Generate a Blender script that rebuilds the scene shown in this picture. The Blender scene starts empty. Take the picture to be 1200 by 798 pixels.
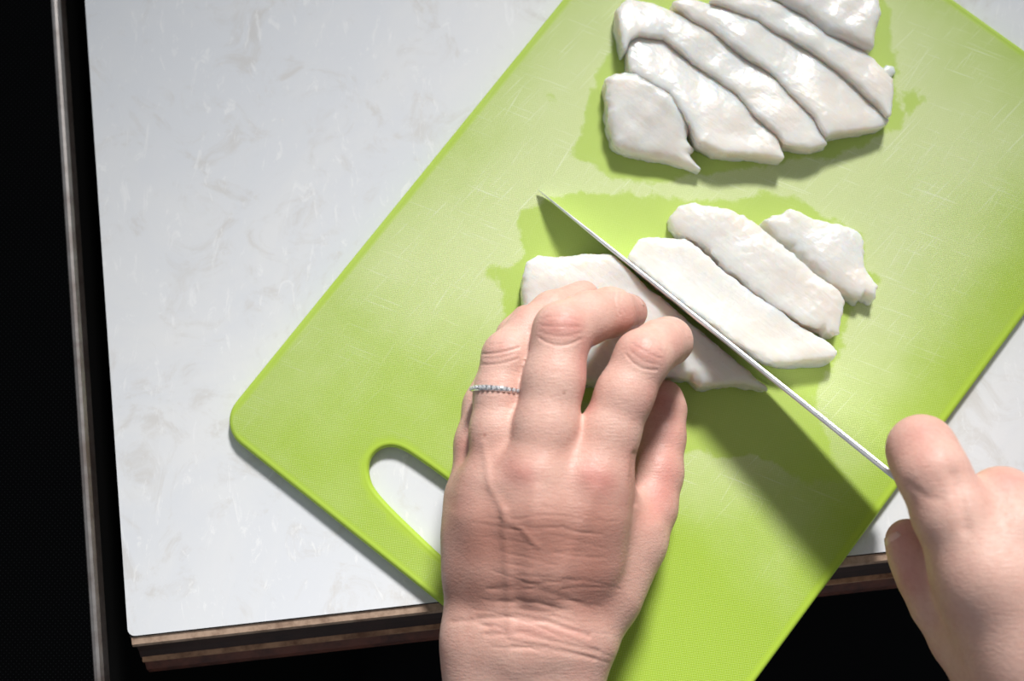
import bpy, bmesh, math
import numpy as np
from mathutils import Vector, Matrix
from mathutils.geometry import delaunay_2d_cdt

# ------------------------------------------------------------------ camera, light, exposure
sc = bpy.context.scene
COL = sc.collection
FPX, TILT, DIST = 1700.0, math.radians(9.0), 0.600
FW = np.array([0, math.sin(TILT), -math.cos(TILT)])
UP = np.array([0, math.cos(TILT), math.sin(TILT)])
RT = np.array([1.0, 0, 0])
CAM = -FW * DIST

cam_d = bpy.data.cameras.new('camera')
cam_d.sensor_width = 36.0
cam_d.lens = FPX / 1200 * 36.0
cam_d.clip_start = 0.01
cam_d.dof.use_dof = True
cam_d.dof.focus_distance = 0.565
cam_d.dof.aperture_fstop = 6.3
cam = bpy.data.objects.new('camera', cam_d)
COL.objects.link(cam)
cam.location = CAM
cam.rotation_euler = (TILT, 0, 0)
sc.camera = cam

world = bpy.data.worlds.new('world')
sc.world = world
world.use_nodes = True
world.node_tree.nodes['Background'].inputs[0].default_value = (0.86, 0.93, 1.0, 1)
world.node_tree.nodes['Background'].inputs[1].default_value = 0.26

def spot_light(name, loc, target, cone, radius, power, color):
    d = bpy.data.lights.new(name, 'SPOT')
    d.spot_size = math.radians(cone); d.spot_blend = 1.0; d.shadow_soft_size = radius
    d.energy = power; d.color = color
    o = bpy.data.objects.new(name, d); COL.objects.link(o)
    o.location = loc
    o.rotation_euler = (Vector(target) - Vector(loc)).to_track_quat('-Z', 'Y').to_euler()
    return o
# spot lamp high up beyond the far side of the counter
spot_light('kitchen_spot', (0.40, 1.78, 1.74), (0.0, -0.26, 0.0), 16.3, 0.28, 660, (1.0, 0.985, 0.965))

sc.view_settings.view_transform = 'Standard'
sc.view_settings.look = 'None'
sc.view_settings.exposure = 0.0
sc.view_settings.gamma = 1.0
sc.view_settings.use_curve_mapping = False

# ------------------------------------------------------------------ helpers
def P(x, y, z=0.0):
    """photo pixel + height above the counter (mm) -> world point (m)"""
    d = FW * FPX + RT * (x - 600) - UP * (y - 399)
    return CAM + d * ((z * 0.001 - CAM[2]) / d[2])

def PX(co):
    """world points (n,3) -> photo pixels (n,2)"""
    v = co - CAM
    w = v @ FW
    return np.stack([600 + FPX * (v @ RT) / w, 399 - FPX * (v @ UP) / w], 1)

def rpx(r, z):
    return r * (DIST - z * 0.001) / FPX

def s2l(r, g, b):
    f = lambda c: c / 12.92 if c <= 0.04045 else ((c + 0.055) / 1.055) ** 2.4
    return (f(r / 255), f(g / 255), f(b / 255), 1.0)

def tag(o, label, cat=None, group=None, kind=None):
    o['label'] = label
    if cat: o['category'] = cat
    if group: o['group'] = group
    if kind: o['kind'] = kind
    return o

def empty(name, loc, label, cat, group=None):
    o = bpy.data.objects.new(name, None); COL.objects.link(o)
    o.location = Vector([float(c) for c in loc]); o.empty_display_size = 0.02
    return tag(o, label, cat, group)

def mesh_obj(name, verts, faces, m, parent=None, smooth=True):
    me = bpy.data.meshes.new(name)
    v = np.asarray(verts, dtype=float)
    if parent is not None:
        v = v - np.array(parent.location)
    me.from_pydata(v.tolist() if not isinstance(v, list) else v, [], [list(map(int, f)) for f in faces])
    me.update()
    if smooth:
        me.polygons.foreach_set('use_smooth', np.ones(len(me.polygons), bool))
    o = bpy.data.objects.new(name, me); COL.objects.link(o)
    if m: me.materials.append(m)
    if parent is not None: o.parent = parent
    return o

def recalc(o):
    bm = bmesh.new(); bm.from_mesh(o.data)
    bmesh.ops.recalc_face_normals(bm, faces=bm.faces)
    bm.to_mesh(o.data); bm.free()

class NT:
    """small node-tree builder"""
    def __init__(s, name):
        s.m = bpy.data.materials.new(name); s.m.use_nodes = True
        s.t = s.m.node_tree; s.b = s.t.nodes['Principled BSDF']
    def n(s, kind, **kw):
        nd = s.t.nodes.new(kind)
        for k, v in kw.items(): setattr(nd, k, v)
        return nd
    def put(s, sock, v):
        if hasattr(v, 'bl_idname') and v.bl_idname.startswith('NodeSocket'): s.t.links.new(v, sock)
        elif hasattr(v, 'outputs'): s.t.links.new(v.outputs[0], sock)
        else: sock.default_value = v
    def math(s, op, a, b=0.0, c=0.0, clamp=False):
        nd = s.n('ShaderNodeMath', operation=op, use_clamp=clamp)
        for i, v in enumerate((a, b, c)): s.put(nd.inputs[i], v)
        return nd.outputs[0]
    def ramp(s, v, lo, hi, a=0.0, b=1.0):
        nd = s.n('ShaderNodeMapRange', interpolation_type='SMOOTHSTEP')
        s.put(nd.inputs[0], v)
        for i, x in enumerate((lo, hi, a, b)): nd.inputs[i + 1].default_value = x
        return nd.outputs[0]
    def mix(s, f, a, b):
        nd = s.n('ShaderNodeMix', data_type='RGBA')
        s.put(nd.inputs[0], f); s.put(nd.inputs[6], a); s.put(nd.inputs[7], b)
        return nd.outputs[2]
    def obj(s, scale=(1, 1, 1), rot=(0, 0, 0)):
        tc = s.n('ShaderNodeTexCoord'); mp = s.n('ShaderNodeMapping')
        src = tc.outputs['Object']
        if any(rot):                                        # turn first, stretch afterwards
            mr = s.n('ShaderNodeMapping'); s.t.links.new(src, mr.inputs[0])
            mr.inputs['Rotation'].default_value = rot; src = mr.outputs[0]
        s.t.links.new(src, mp.inputs[0])
        mp.inputs['Scale'].default_value = scale
        return mp.outputs[0]
    def noise(s, scale, detail=4, rough=0.55, vec=None, dist=0.0):
        nd = s.n('ShaderNodeTexNoise')
        nd.inputs['Scale'].default_value = scale; nd.inputs['Detail'].default_value = detail
        nd.inputs['Roughness'].default_value = rough; nd.inputs['Distortion'].default_value = dist
        s.put(nd.inputs['Vector'], vec if vec is not None else s.obj())
        return nd.outputs[0]
    def voronoi(s, scale, vec=None, feature='F1'):
        nd = s.n('ShaderNodeTexVoronoi', feature=feature)
        nd.inputs['Scale'].default_value = scale
        s.put(nd.inputs['Vector'], vec if vec is not None else s.obj())
        return nd.outputs[0]
    def attr(s, name):
        return s.n('ShaderNodeAttribute', attribute_name=name)
    def bump(s, h, strength, dist, prev=None):
        nd = s.n('ShaderNodeBump')
        nd.inputs['Strength'].default_value = strength; nd.inputs['Distance'].default_value = dist
        s.put(nd.inputs['Height'], h)
        if prev is not None: s.t.links.new(prev, nd.inputs['Normal'])
        return nd.outputs[0]
    def set(s, **kw):
        for k, v in kw.items(): s.put(s.b.inputs[k.replace('_', ' ')], v)
        return s

# ------------------------------------------------------------------ materials
def mat_counter():
    t = NT('pale_mottled_laminate')
    a = t.noise(9, 6, 0.65, dist=0.6); b = t.noise(42, 6, 0.7, dist=1.2)
    v = t.noise(120, 5, 0.75, vec=t.obj((1, 0.35, 1)), dist=2.0)
    c = t.mix(t.ramp(a, 0.38, 0.68), s2l(222, 224, 228), s2l(231, 231, 231))
    c = t.mix(t.ramp(b, 0.50, 0.70, 0, 0.55), c, s2l(206, 201, 195))
    c = t.mix(t.ramp(v, 0.56, 0.66, 0, 0.55), c, s2l(242, 242, 242))
    t.set(Base_Color=c, Roughness=0.42, Normal=t.bump(v, 0.12, 0.0004))
    t.b.inputs['Specular IOR Level'].default_value = 0.4
    return t.m

def mat_plain(name, col, rough=0.5, metal=0.0, noise=None, spec=0.5):
    t = NT(name)
    c = col
    if noise:
        sc_, amt, col2 = noise
        c = t.mix(t.ramp(t.noise(sc_, 6, 0.7), 0.35, 0.7, 0, amt), col, col2)
    t.set(Base_Color=c, Roughness=rough, Metallic=metal)
    t.b.inputs['Specular IOR Level'].default_value = spec
    return t.m

def mat_glass_top():
    t = NT('black_ceramic_glass')
    x = t.n('ShaderNodeSeparateXYZ'); t.put(x.inputs[0], t.obj((1, 1, 1)))
    k = 2 * math.pi / 0.0021
    g = t.math('MULTIPLY', t.math('SINE', t.math('MULTIPLY', x.outputs[0], k)), t.math('SINE', t.math('MULTIPLY', x.outputs[1], k)))
    t.set(Base_Color=t.mix(t.ramp(g, 0.70, 0.92), (0.0006, 0.0006, 0.0007, 1), (0.006, 0.0065, 0.007, 1)), Roughness=0.12)
    t.b.inputs['Specular IOR Level'].default_value = 0.06
    return t.m

def mat_board():
    t = NT('green_textured_plastic')
    x = t.n('ShaderNodeSeparateXYZ'); t.put(x.inputs[0], t.obj())
    k = 2 * math.pi / 0.00094
    g = t.math('MULTIPLY', t.math('SINE', t.math('MULTIPLY', x.outputs[0], k)), t.math('SINE', t.math('MULTIPLY', x.outputs[1], k)))
    g01 = t.math('MULTIPLY_ADD', g, 0.5, 0.5)
    worn = t.attr('worn').outputs['Fac']; wetd = t.attr('wet').outputs['Fac']; rim = t.attr('rim').outputs['Fac']
    nz = t.noise(70, 5, 0.65); n2 = t.noise(14, 4, 0.6)
    worn = t.math('ADD', worn, t.math('MULTIPLY', t.math('SUBTRACT', n2, 0.5), 0.9))
    worn = t.ramp(worn, 0.05, 0.95)
    # knife scratches: thin streaks in three directions
    def streak(rot, sx, sy, lo, hi):
        return t.ramp(t.noise(1.0, 3, 0.5, vec=t.obj((sx, sy, 1), (0, 0, rot))), lo, hi)
    s1 = streak(math.radians(-16), 36, 1300, 0.62, 0.70)
    s2 = streak(math.radians(-84), 30, 1500, 0.62, 0.70)
    s3 = streak(math.radians(-96), 26, 1300, 0.64, 0.71)
    st = t.math('MAXIMUM', t.math('MAXIMUM', s1, s2), s3)
    fresh, pale = s2l(160, 191, 42), s2l(214, 224, 166)
    c = t.mix(t.math('MULTIPLY', worn, 0.92), fresh, pale)
    c = t.mix(t.math('MULTIPLY', t.math('MULTIPLY', st, worn), 0.55), c, s2l(240, 245, 222))
    dots = t.math('MULTIPLY', t.ramp(g01, 0.50, 0.92, 0, 1), t.math('MULTIPLY_ADD', worn, 0.20, 0.40))
    c = t.mix(dots, c, s2l(224, 236, 172))
    c = t.mix(t.ramp(g01, 0.48, 0.10, 0, 0.34), c, s2l(140, 172, 44))
    wm = t.ramp(t.math('ADD', wetd, t.math('MULTIPLY', t.math('SUBTRACT', nz, 0.5), 0.016)), -0.0012, 0.0012, 0, 0.85)
    wetc = t.mix(t.math('MULTIPLY', worn, 0.6), s2l(168, 198, 54), s2l(182, 207, 94))
    wetc = t.mix(t.ramp(g01, 0.45, 0.95, 0, 0.28), wetc, s2l(226, 237, 180))
    c = t.mix(wm, c, wetc)
    c = t.mix(t.math('MULTIPLY', rim, 0.7), c, s2l(176, 206, 62))
    rough = t.math('MULTIPLY_ADD', wm, -0.17, 0.52)
    hgt = t.math('MULTIPLY', t.math('SUBTRACT', 1.0, rim), g01)
    bs = t.n('ShaderNodeBump'); bs.inputs['Distance'].default_value = 0.00012
    t.put(bs.inputs['Height'], hgt); t.put(bs.inputs['Strength'], t.math('MULTIPLY_ADD', wm, -0.6, 0.8))
    t.set(Base_Color=c, Roughness=rough, Normal=bs.outputs[0])
    t.b.inputs['Specular IOR Level'].default_value = 0.35
    t.b.inputs['Subsurface Weight'].default_value = 0.05
    t.b.inputs['Subsurface Radius'].default_value = (0.6, 1.0, 0.2)
    t.b.inputs['Subsurface Scale'].default_value = 0.002
    return t.m

def mat_fish():
    t = NT('raw_white_fish')
    n = t.noise(45, 5, 0.6); f = t.noise(260, 4, 0.6, dist=0.5)
    m = t.noise(1.0, 4, 0.6, vec=t.obj((60, 420, 200), (0, 0, math.radians(38))))
    c = t.mix(t.ramp(n, 0.35, 0.75), s2l(231, 229, 224), s2l(228, 219, 209))
    c = t.mix(t.ramp(m, 0.52, 0.72, 0, 0.5), c, s2l(238, 237, 234))
    b = t.bump(m, 0.3, 0.0006); b = t.bump(f, 0.25, 0.0005, b); b = t.bump(t.noise(900, 3, 0.6), 0.3, 0.0002, b)
    t.set(Base_Color=c, Roughness=t.ramp(n, 0.3, 0.7, 0.20, 0.38), Normal=b)
    t.b.inputs['Subsurface Weight'].default_value = 0.9
    t.b.inputs['Subsurface Radius'].default_value = (1.0, 0.72, 0.5)
    t.b.inputs['Subsurface Scale'].default_value = 0.009
    t.b.inputs['Coat Weight'].default_value = 0.32
    t.b.inputs['Coat Roughness'].default_value = 0.14
    cn = t.bump(t.noise(1.0, 4, 0.65, vec=t.obj((260, 560, 500), (0, 0, math.radians(20)))), 1.0, 0.004)
    t.put(t.b.inputs['Coat Normal'], cn)
    return t.m

def mat_skin():
    t = NT('skin')
    red = t.attr('red').outputs['Fac']; shade_and_mole = t.attr('tan').outputs['Fac']
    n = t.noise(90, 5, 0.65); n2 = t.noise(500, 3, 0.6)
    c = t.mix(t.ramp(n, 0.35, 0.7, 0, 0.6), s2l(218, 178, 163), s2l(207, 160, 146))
    c = t.mix(shade_and_mole, c, s2l(163, 111, 96))  # painted shade on the back of the hand, and mole colour
    c = t.mix(t.math('MULTIPLY', red, t.ramp(n, 0.2, 0.7, 0.7, 1.0)), c, s2l(192, 116, 108))
    c = t.mix(t.ramp(n2, 0.45, 0.7, 0, 0.14), c, s2l(180, 122, 104))
    v = t.voronoi(900, feature='DISTANCE_TO_EDGE')
    w = t.noise(1.0, 4, 0.6, vec=t.obj((230, 1000, 500)))
    b = t.bump(t.ramp(v, 0.0, 0.25), 0.22, 0.0002)
    b = t.bump(w, 0.42, 0.0005, b)
    t.set(Base_Color=c, Roughness=t.ramp(n2, 0.3, 0.7, 0.42, 0.56), Normal=b)
    t.b.inputs['Subsurface Weight'].default_value = 0.16
    t.b.inputs['Subsurface Radius'].default_value = (1.0, 0.35, 0.2)
    t.b.inputs['Subsurface Scale'].default_value = 0.003
    t.b.inputs['Specular IOR Level'].default_value = 0.4
    return t.m

def mat_steel(name, col, rough):
    t = NT(name)
    m = t.noise(1.0, 4, 0.6, vec=t.obj((8, 900, 900), (0, 0, math.radians(38))))
    t.set(Base_Color=col, Metallic=1.0, Roughness=t.ramp(m, 0.3, 0.7, rough, rough + 0.12))
    return t.m

M_COUNTER = mat_counter()
M_CORE = mat_plain('raw_particle_board', s2l(186, 158, 136), 0.8, noise=(160, 0.8, s2l(120, 92, 74)))
M_DARKWOOD = mat_plain('dark_stained_edge', s2l(58, 36, 30), 0.55, noise=(60, 0.7, s2l(26, 16, 14)))
M_PALEEDGE = mat_plain('worn_pale_edge', s2l(196, 150, 116), 0.7, noise=(90, 0.9, s2l(110, 72, 50)))
M_REDWOOD = mat_plain('red_brown_moulding', s2l(112, 62, 46), 0.5, noise=(60, 0.9, s2l(52, 28, 22)))
M_SEAM = mat_plain('dark_seam', s2l(38, 34, 34), 0.7)
M_BLACK = mat_plain('matt_black', (0.004, 0.004, 0.004, 1), 0.8, spec=0.1)
M_FLOOR = mat_plain('dark_floor', (0.004, 0.004, 0.0045, 1), 0.7, noise=(6, 0.5, (0.002, 0.002, 0.002, 1)), spec=0.1)
M_TRIM = mat_plain('brushed_trim', s2l(190, 184, 180), 0.42, 1.0, noise=(50, 0.7, s2l(128, 110, 102)))
M_GLASS = mat_glass_top()
M_BOARD = mat_board()
M_FISH = mat_fish()
M_SKIN = mat_skin()
M_NAIL = None
M_BLADE = mat_steel('blade_steel', (0.86, 0.87, 0.88, 1), 0.40)
M_HANDLE = mat_plain('black_handle', (0.012, 0.012, 0.012, 1), 0.4)
M_SILVER = mat_plain('silver', (0.86, 0.86, 0.87, 1), 0.16, 1.0)
def mat_nail():
    t = NT('nail')
    n = t.noise(200, 3, 0.5)
    t.set(Base_Color=t.mix(n, s2l(232, 194, 180), s2l(224, 180, 168)), Roughness=0.25)
    t.b.inputs['Subsurface Weight'].default_value = 0.15
    t.b.inputs['Subsurface Radius'].default_value = (1.0, 0.4, 0.3)
    t.b.inputs['Subsurface Scale'].default_value = 0.002
    return t.m
M_NAIL = mat_nail()
def mat_gem():
    t = NT('clear_stone')
    t.set(Base_Color=(0.95, 0.97, 1, 1), Roughness=0.05, IOR=2.2)
    t.b.inputs['Transmission Weight'].default_value = 0.55
    return t.m
M_GEM = mat_gem()

# ------------------------------------------------------------------ distance-field modelling
def lattice_noise(pts, cell, seed):
    rng = np.random.default_rng(seed)
    L = rng.uniform(-1, 1, (32, 32, 32)).astype(np.float32)
    q = pts / cell
    i = np.floor(q).astype(int); f = (q - i).astype(np.float32)
    f = f * f * (3 - 2 * f)
    out = 0
    for dx in (0, 1):
        for dy in (0, 1):
            for dz in (0, 1):
                w = (f[..., 0] if dx else 1 - f[..., 0]) * (f[..., 1] if dy else 1 - f[..., 1]) * (f[..., 2] if dz else 1 - f[..., 2])
                out = out + w * L[(i[..., 0] + dx) % 32, (i[..., 1] + dy) % 32, (i[..., 2] + dz) % 32]
    return out

def surface_net(F, org, h):
    ins = F < 0
    nx, ny, nz = F.shape
    cnt = np.zeros((nx - 1, ny - 1, nz - 1), np.uint8)
    offs = [(a, b, c) for a in (0, 1) for b in (0, 1) for c in (0, 1)]
    for a, b, c in offs:
        cnt += ins[a:nx - 1 + a, b:ny - 1 + b, c:nz - 1 + c]
    act = (cnt > 0) & (cnt < 8)
    idx = np.argwhere(act)
    vid = -np.ones(act.shape, np.int64); vid[act] = np.arange(len(idx))
    vals = {o: F[idx[:, 0] + o[0], idx[:, 1] + o[1], idx[:, 2] + o[2]] for o in offs}
    acc = np.zeros((len(idx), 3)); num = np.zeros(len(idx))
    for o in offs:
        for ax in range(3):
            if o[ax] == 1: continue
            p = list(o); p[ax] = 1; p = tuple(p)
            a, b = vals[o], vals[p]
            m = (a < 0) != (b < 0)
            tt = np.where(m, a / np.where(m, a - b, 1), 0)
            q = np.tile(np.array(o, float), (len(idx), 1)); q[:, ax] = tt
            acc[m] += q[m]; num[m] += 1
    co = org + h * (idx + acc / num[:, None])
    quads = []
    for ax in range(3):
        u, v = (ax + 1) % 3, (ax + 2) % 3
        lo = [slice(None)] * 3; hi = [slice(None)] * 3
        lo[ax] = slice(0, -1); hi[ax] = slice(1, None)
        A, B = ins[tuple(lo)], ins[tuple(hi)]
        e = np.argwhere(A != B)
        e = e[(e[:, u] > 0) & (e[:, v] > 0) & (e[:, u] < F.shape[u] - 1) & (e[:, v] < F.shape[v] - 1)]
        sgn = A[e[:, 0], e[:, 1], e[:, 2]]
        def cell(du, dv):
            k = e.copy(); k[:, u] -= du; k[:, v] -= dv
            return vid[k[:, 0], k[:, 1], k[:, 2]]
        q = np.stack([cell(1, 1), cell(0, 1), cell(0, 0), cell(1, 0)], 1)
        q[~sgn] = q[~sgn][:, ::-1]
        quads.append(q)
    return co, np.concatenate(quads)

def smin(a, b, k):
    if k <= 0: return np.minimum(a, b)
    h = np.maximum(k - np.abs(a - b), 0) / k
    return np.minimum(a, b) - h * h * k * 0.25

class Field:
    def __init__(s, lo, hi, h):
        s.h = h; s.o = np.array(lo, float)
        s.n = np.ceil((np.array(hi) - s.o) / h).astype(int) + 1
        s.ax = [(s.o[i] + h * np.arange(s.n[i])).astype(np.float32) for i in range(3)]
    def blank(s):
        return np.full(s.n, 0.05, np.float32)
    def cone(s, F, a, b, ra, rb, k):
        """smooth-union a round cone into F (only inside its own box)"""
        a, b = np.asarray(a, float), np.asarray(b, float)
        mg = max(ra, rb) + k + 3 * s.h + 0.004
        lo = np.floor((np.minimum(a, b) - mg - s.o) / s.h).astype(int).clip(0, s.n - 1)
        hi = (np.ceil((np.maximum(a, b) + mg - s.o) / s.h).astype(int) + 1).clip(1, s.n)
        if np.any(hi <= lo): return
        X = s.ax[0][lo[0]:hi[0]][:, None, None]; Y = s.ax[1][lo[1]:hi[1]][None, :, None]; Z = s.ax[2][lo[2]:hi[2]][None, None, :]
        d = b - a; L2 = float(d @ d) + 1e-12
        t = ((X - a[0]) * d[0] + (Y - a[1]) * d[1] + (Z - a[2]) * d[2]) / L2
        t = np.clip(t, 0, 1)
        D = np.sqrt((X - a[0] - t * d[0]) ** 2 + (Y - a[1] - t * d[1]) ** 2 + (Z - a[2] - t * d[2]) ** 2) - (ra + t * (rb - ra))
        sl = tuple(slice(lo[i], hi[i]) for i in range(3))
        F[sl] = smin(F[sl], D.astype(np.float32), k)
    def chain(s, F, pts, k=0.002):
        """pts: (pixel x, pixel y, height mm, radius px)"""
        w = [(P(x, y, z), rpx(r, z)) for x, y, z, r in pts]
        for (a, ra), (b, rb) in zip(w[:-1], w[1:]):
            s.cone(F, a, b, ra, rb, k)
        return F

def seg_dist(q, line):
    """distance of 2D points to a polyline"""
    d = np.full(len(q), 1e9)
    for a, b in zip(line[:-1], line[1:]):
        a = np.array(a, float); b = np.array(b, float); e = b - a
        t = np.clip(((q - a) @ e) / (e @ e + 1e-12), 0, 1)
        d = np.minimum(d, np.hypot(*(q - a - t[:, None] * e).T))
    return d

def poly_sdf(X, Y, poly):
    poly = np.asarray(poly, float)
    d = np.full(X.shape, 1e9); ins = np.zeros(X.shape, bool)
    n = len(poly)
    for i in range(n):
        a, b = poly[i], poly[(i + 1) % n]
        ex, ey = b - a
        t = np.clip(((X - a[0]) * ex + (Y - a[1]) * ey) / (ex * ex + ey * ey + 1e-15), 0, 1)
        d = np.minimum(d, (X - a[0] - t * ex) ** 2 + (Y - a[1] - t * ey) ** 2)
        c = (a[1] > Y) != (b[1] > Y)
        ins ^= c & (X < a[0] + (Y - a[1]) * ex / (ey if abs(ey) > 1e-12 else 1e-12))
    d = np.sqrt(d)
    return np.where(ins, -d, d)

# ------------------------------------------------------------------ the setting
TH = math.radians(6.3)
EX = np.array([math.cos(TH), math.sin(TH), 0]); EY = np.array([-math.sin(TH), math.cos(TH), 0]); EZ = np.array([0, 0, 1.0])
K0 = P(150, 746, 0)                       # near left corner of the countertop
def K(u, v, z): return K0 + EX * u + EY * v + EZ * z

def boxk(name, u0, u1, v0, v1, z0, z1, m, parent=None, bev=0.0):
    vs = [K(u, v, z) for z in (z0, z1) for u, v in ((u0, v0), (u1, v0), (u1, v1), (u0, v1))]
    fs = [(3, 2, 1, 0), (4, 5, 6, 7), (0, 1, 5, 4), (1, 2, 6, 5), (2, 3, 7, 6), (3, 0, 4, 7)]
    o = mesh_obj(name, vs, fs, m, parent, smooth=False)
    if bev:
        bm = bmesh.new(); bm.from_mesh(o.data)
        bmesh.ops.bevel(bm, geom=list(bm.edges), offset=bev, segments=3, profile=0.5, affect='EDGES')
        bm.to_mesh(o.data); bm.free()
    return o

fl = boxk('floor', -1.6, 1.8, -1.6, 1.0, -0.92, -0.90, M_FLOOR)
tag(fl, 'dark kitchen floor in deep shade below the worktop', kind='structure')

def sweep(name, prof, u0, u1, m, parent, z_off=0.0):
    """extrude a (outward, z) profile along the front edge of the counter"""
    n = len(prof)
    vs = [K(u, -d * 0.001, z * 0.001) for u in (u0, u1) for d, z in prof]
    fs = [(i, (i + 1) % n, n + (i + 1) % n, n + i) for i in range(n)] + [tuple(range(n))[::-1], tuple(range(n, 2 * n))]
    o = mesh_obj(name, vs, fs, m, parent, smooth=False); recalc(o)
    return o

ct = empty('countertop', K(0, 0, -0.03), 'pale mottled laminate countertop with a worn brown front edge', 'countertop')
CW, CD = 0.75, 0.55
# laminate sheet with a slightly rounded front corner
def corner_sheet():
    r = 0.003; pts = [(CW, 0), (CW, CD), (0, CD)]
    pts += [(r - r * math.cos(a), r - r * math.sin(a)) for a in np.linspace(0, math.pi / 2, 6)]
    n = len(pts)
    vs = [K(u, v, z) for z in (-0.0008, 0.0) for u, v in pts]
    fs = [tuple(range(n))[::-1], tuple(range(n, 2 * n))] + [(i, (i + 1) % n, n + (i + 1) % n, n + i) for i in range(n)]
    o = mesh_obj('laminate_sheet', vs, fs, M_COUNTER, ct, smooth=False); recalc(o)
corner_sheet()
boxk('core_slab', 0.0006, CW, 0.002, CD, -0.030, -0.0008, M_CORE, ct)
sweep('seam_line', [(-2, -0.8), (0.4, -0.8), (0.5, -1.1), (-2, -1.1)], 0.0006, CW, M_SEAM, ct)
sweep('front_edge', [(-2, -1.1), (0.5, -1.0), (3.4, -1.4), (4.3, -2.6), (4.4, -5), (-2, -6)], 0.001, CW, M_CORE, ct)
sweep('edge_groove', [(-2, -6), (4.2, -5.4), (6.5, -9.5), (9.2, -11.5), (-2, -12)], 0.0016, CW, M_DARKWOOD, ct)
sweep('edge_lip', [(-2, -12), (9.2, -11.3), (10.8, -11.4), (11.2, -12.8), (-2, -14)], 0.0022, CW, M_PALEEDGE, ct)
sweep('lower_moulding', [(-2, -14), (11.0, -12.6), (14.2, -15), (15.6, -19), (15.0, -24), (10, -30), (-2, -30)], 0.0028, CW, M_REDWOOD, ct)
cab = empty('base_cabinet', K(0.3, 0.3, -0.90), 'dark base cabinet under the pale countertop', 'cabinet')
boxk('carcass', 0.004, CW, 0.02, CD, -0.90, -0.0302, M_BLACK, cab)
boxk('door', 0.006, 0.37, 0.002, 0.0195, -0.82, -0.034, M_BLACK, cab, 0.001)
boxk('door', 0.374, CW - 0.002, 0.002, 0.0195, -0.82, -0.034, M_BLACK, cab, 0.001)

# cooktop: black glass, metal trim along its side
ck = empty('cooktop', K(-0.2, 0.2, -0.05), 'black ceramic glass cooktop with a narrow metal side trim', 'cooktop')
g0 = -0.0148
boxk('glass_surface', -0.50, g0 + 0.0012, -0.10, CD, -0.004, 0.0008, M_GLASS, ck, 0.0003)
def trim():
    prof = [(g0 + 0.0005, -0.006), (g0 + 0.0005, 0.0012), (g0 + 0.0010, 0.0019), (g0 + 0.0022, 0.0021), (g0 + 0.0033, 0.0016), (g0 + 0.0044, 0.0002), (g0 + 0.0048, -0.006)]
    n = len(prof)
    vs = [K(u, v, z) for v in (-0.10, CD) for u, z in prof]
    fs = [(i, (i + 1) % n, n + (i + 1) % n, n + i) for i in range(n)] + [tuple(range(n))[::-1], tuple(range(n, 2 * n))]
    o = mesh_obj('metal_trim', vs, fs, M_TRIM, ck, smooth=False); recalc(o)
trim()
boxk('housing', -0.495, g0 + 0.003, -0.09, CD - 0.005, -0.90, -0.0062, M_BLACK, ck)

# ------------------------------------------------------------------ cutting board
BT = 5.4                                   # height of its top above the counter, mm
BA = math.radians(-37.9)                   # direction of its short edge
BX = np.array([math.cos(BA), math.sin(BA)]); BY = np.array([-BX[1], BX[0]])
def line_hit(p, d, q, e):
    A = np.array([d, -e]).T
    t = np.linalg.solve(A, q - p)
    return p + d * t[0]
pl = P(455, 250, BT)[:2]; pn = P(424, 634, BT - 2)[:2]; pr = P(1044, 583, BT)[:2]; pf = P(1159, 28, BT)[:2]
B0 = line_hit(pn, BX, pl, BY)              # near left corner of the board
BW = float((pr - B0) @ BX); BL = float((pf - B0) @ BY)
def to_b(w): return np.stack([(np.asarray(w)[..., 0] - B0[0]) * BX[0] + (np.asarray(w)[..., 1] - B0[1]) * BX[1],
                              (np.asarray(w)[..., 0] - B0[0]) * BY[0] + (np.asarray(w)[..., 1] - B0[1]) * BY[1]], -1)
def rrect(inset, r=0.0125, n=10):
    out = []
    r2 = max(r - inset, 0.0015)
    for cx, cy, a0 in ((BW - r, BL - r, 0), (r, BL - r, 90), (r, r, 180), (BW - r, r, 270)):
        for k in range(n + 1):
            a = math.radians(a0 + 90 * k / n)
            out.append((cx + (r - inset) * math.cos(a), cy + (r - inset) * math.sin(a)))
    return np.array(out)
def slot_outline():
    """hand slot: rounded ends, inner side straight, outer side bowed"""
    vis = [(525, 563), (500, 545), (475, 528), (462, 523), (449, 524), (438, 531), (432, 543), (432, 556), (437, 571), (455, 592), (488, 624), (522, 656)]
    b = to_b(np.array([P(x, y, BT) for x, y in vis]))
    mid = b[-1, 0] + 0.004
    mir = b[::-1].copy(); mir[:, 0] = 2 * mid - mir[:, 0]
    pts = np.concatenate([b, mir])
    # smooth by Chaikin
    for _ in range(2):
        nx = np.roll(pts, -1, 0)
        pts = np.stack([0.75 * pts + 0.25 * nx, 0.25 * pts + 0.75 * nx], 1).reshape(-1, 2)
    return pts
def offset(pts, d):
    e = np.roll(pts, -1, 0) - np.roll(pts, 1, 0)
    n = np.stack([e[:, 1], -e[:, 0]], 1); n /= np.linalg.norm(n, axis=1)[:, None]
    area = 0.5 * np.sum(pts[:, 0] * np.roll(pts[:, 1], -1) - np.roll(pts[:, 0], -1) * pts[:, 1])
    return pts + n * d * (1 if area > 0 else -1)
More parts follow.
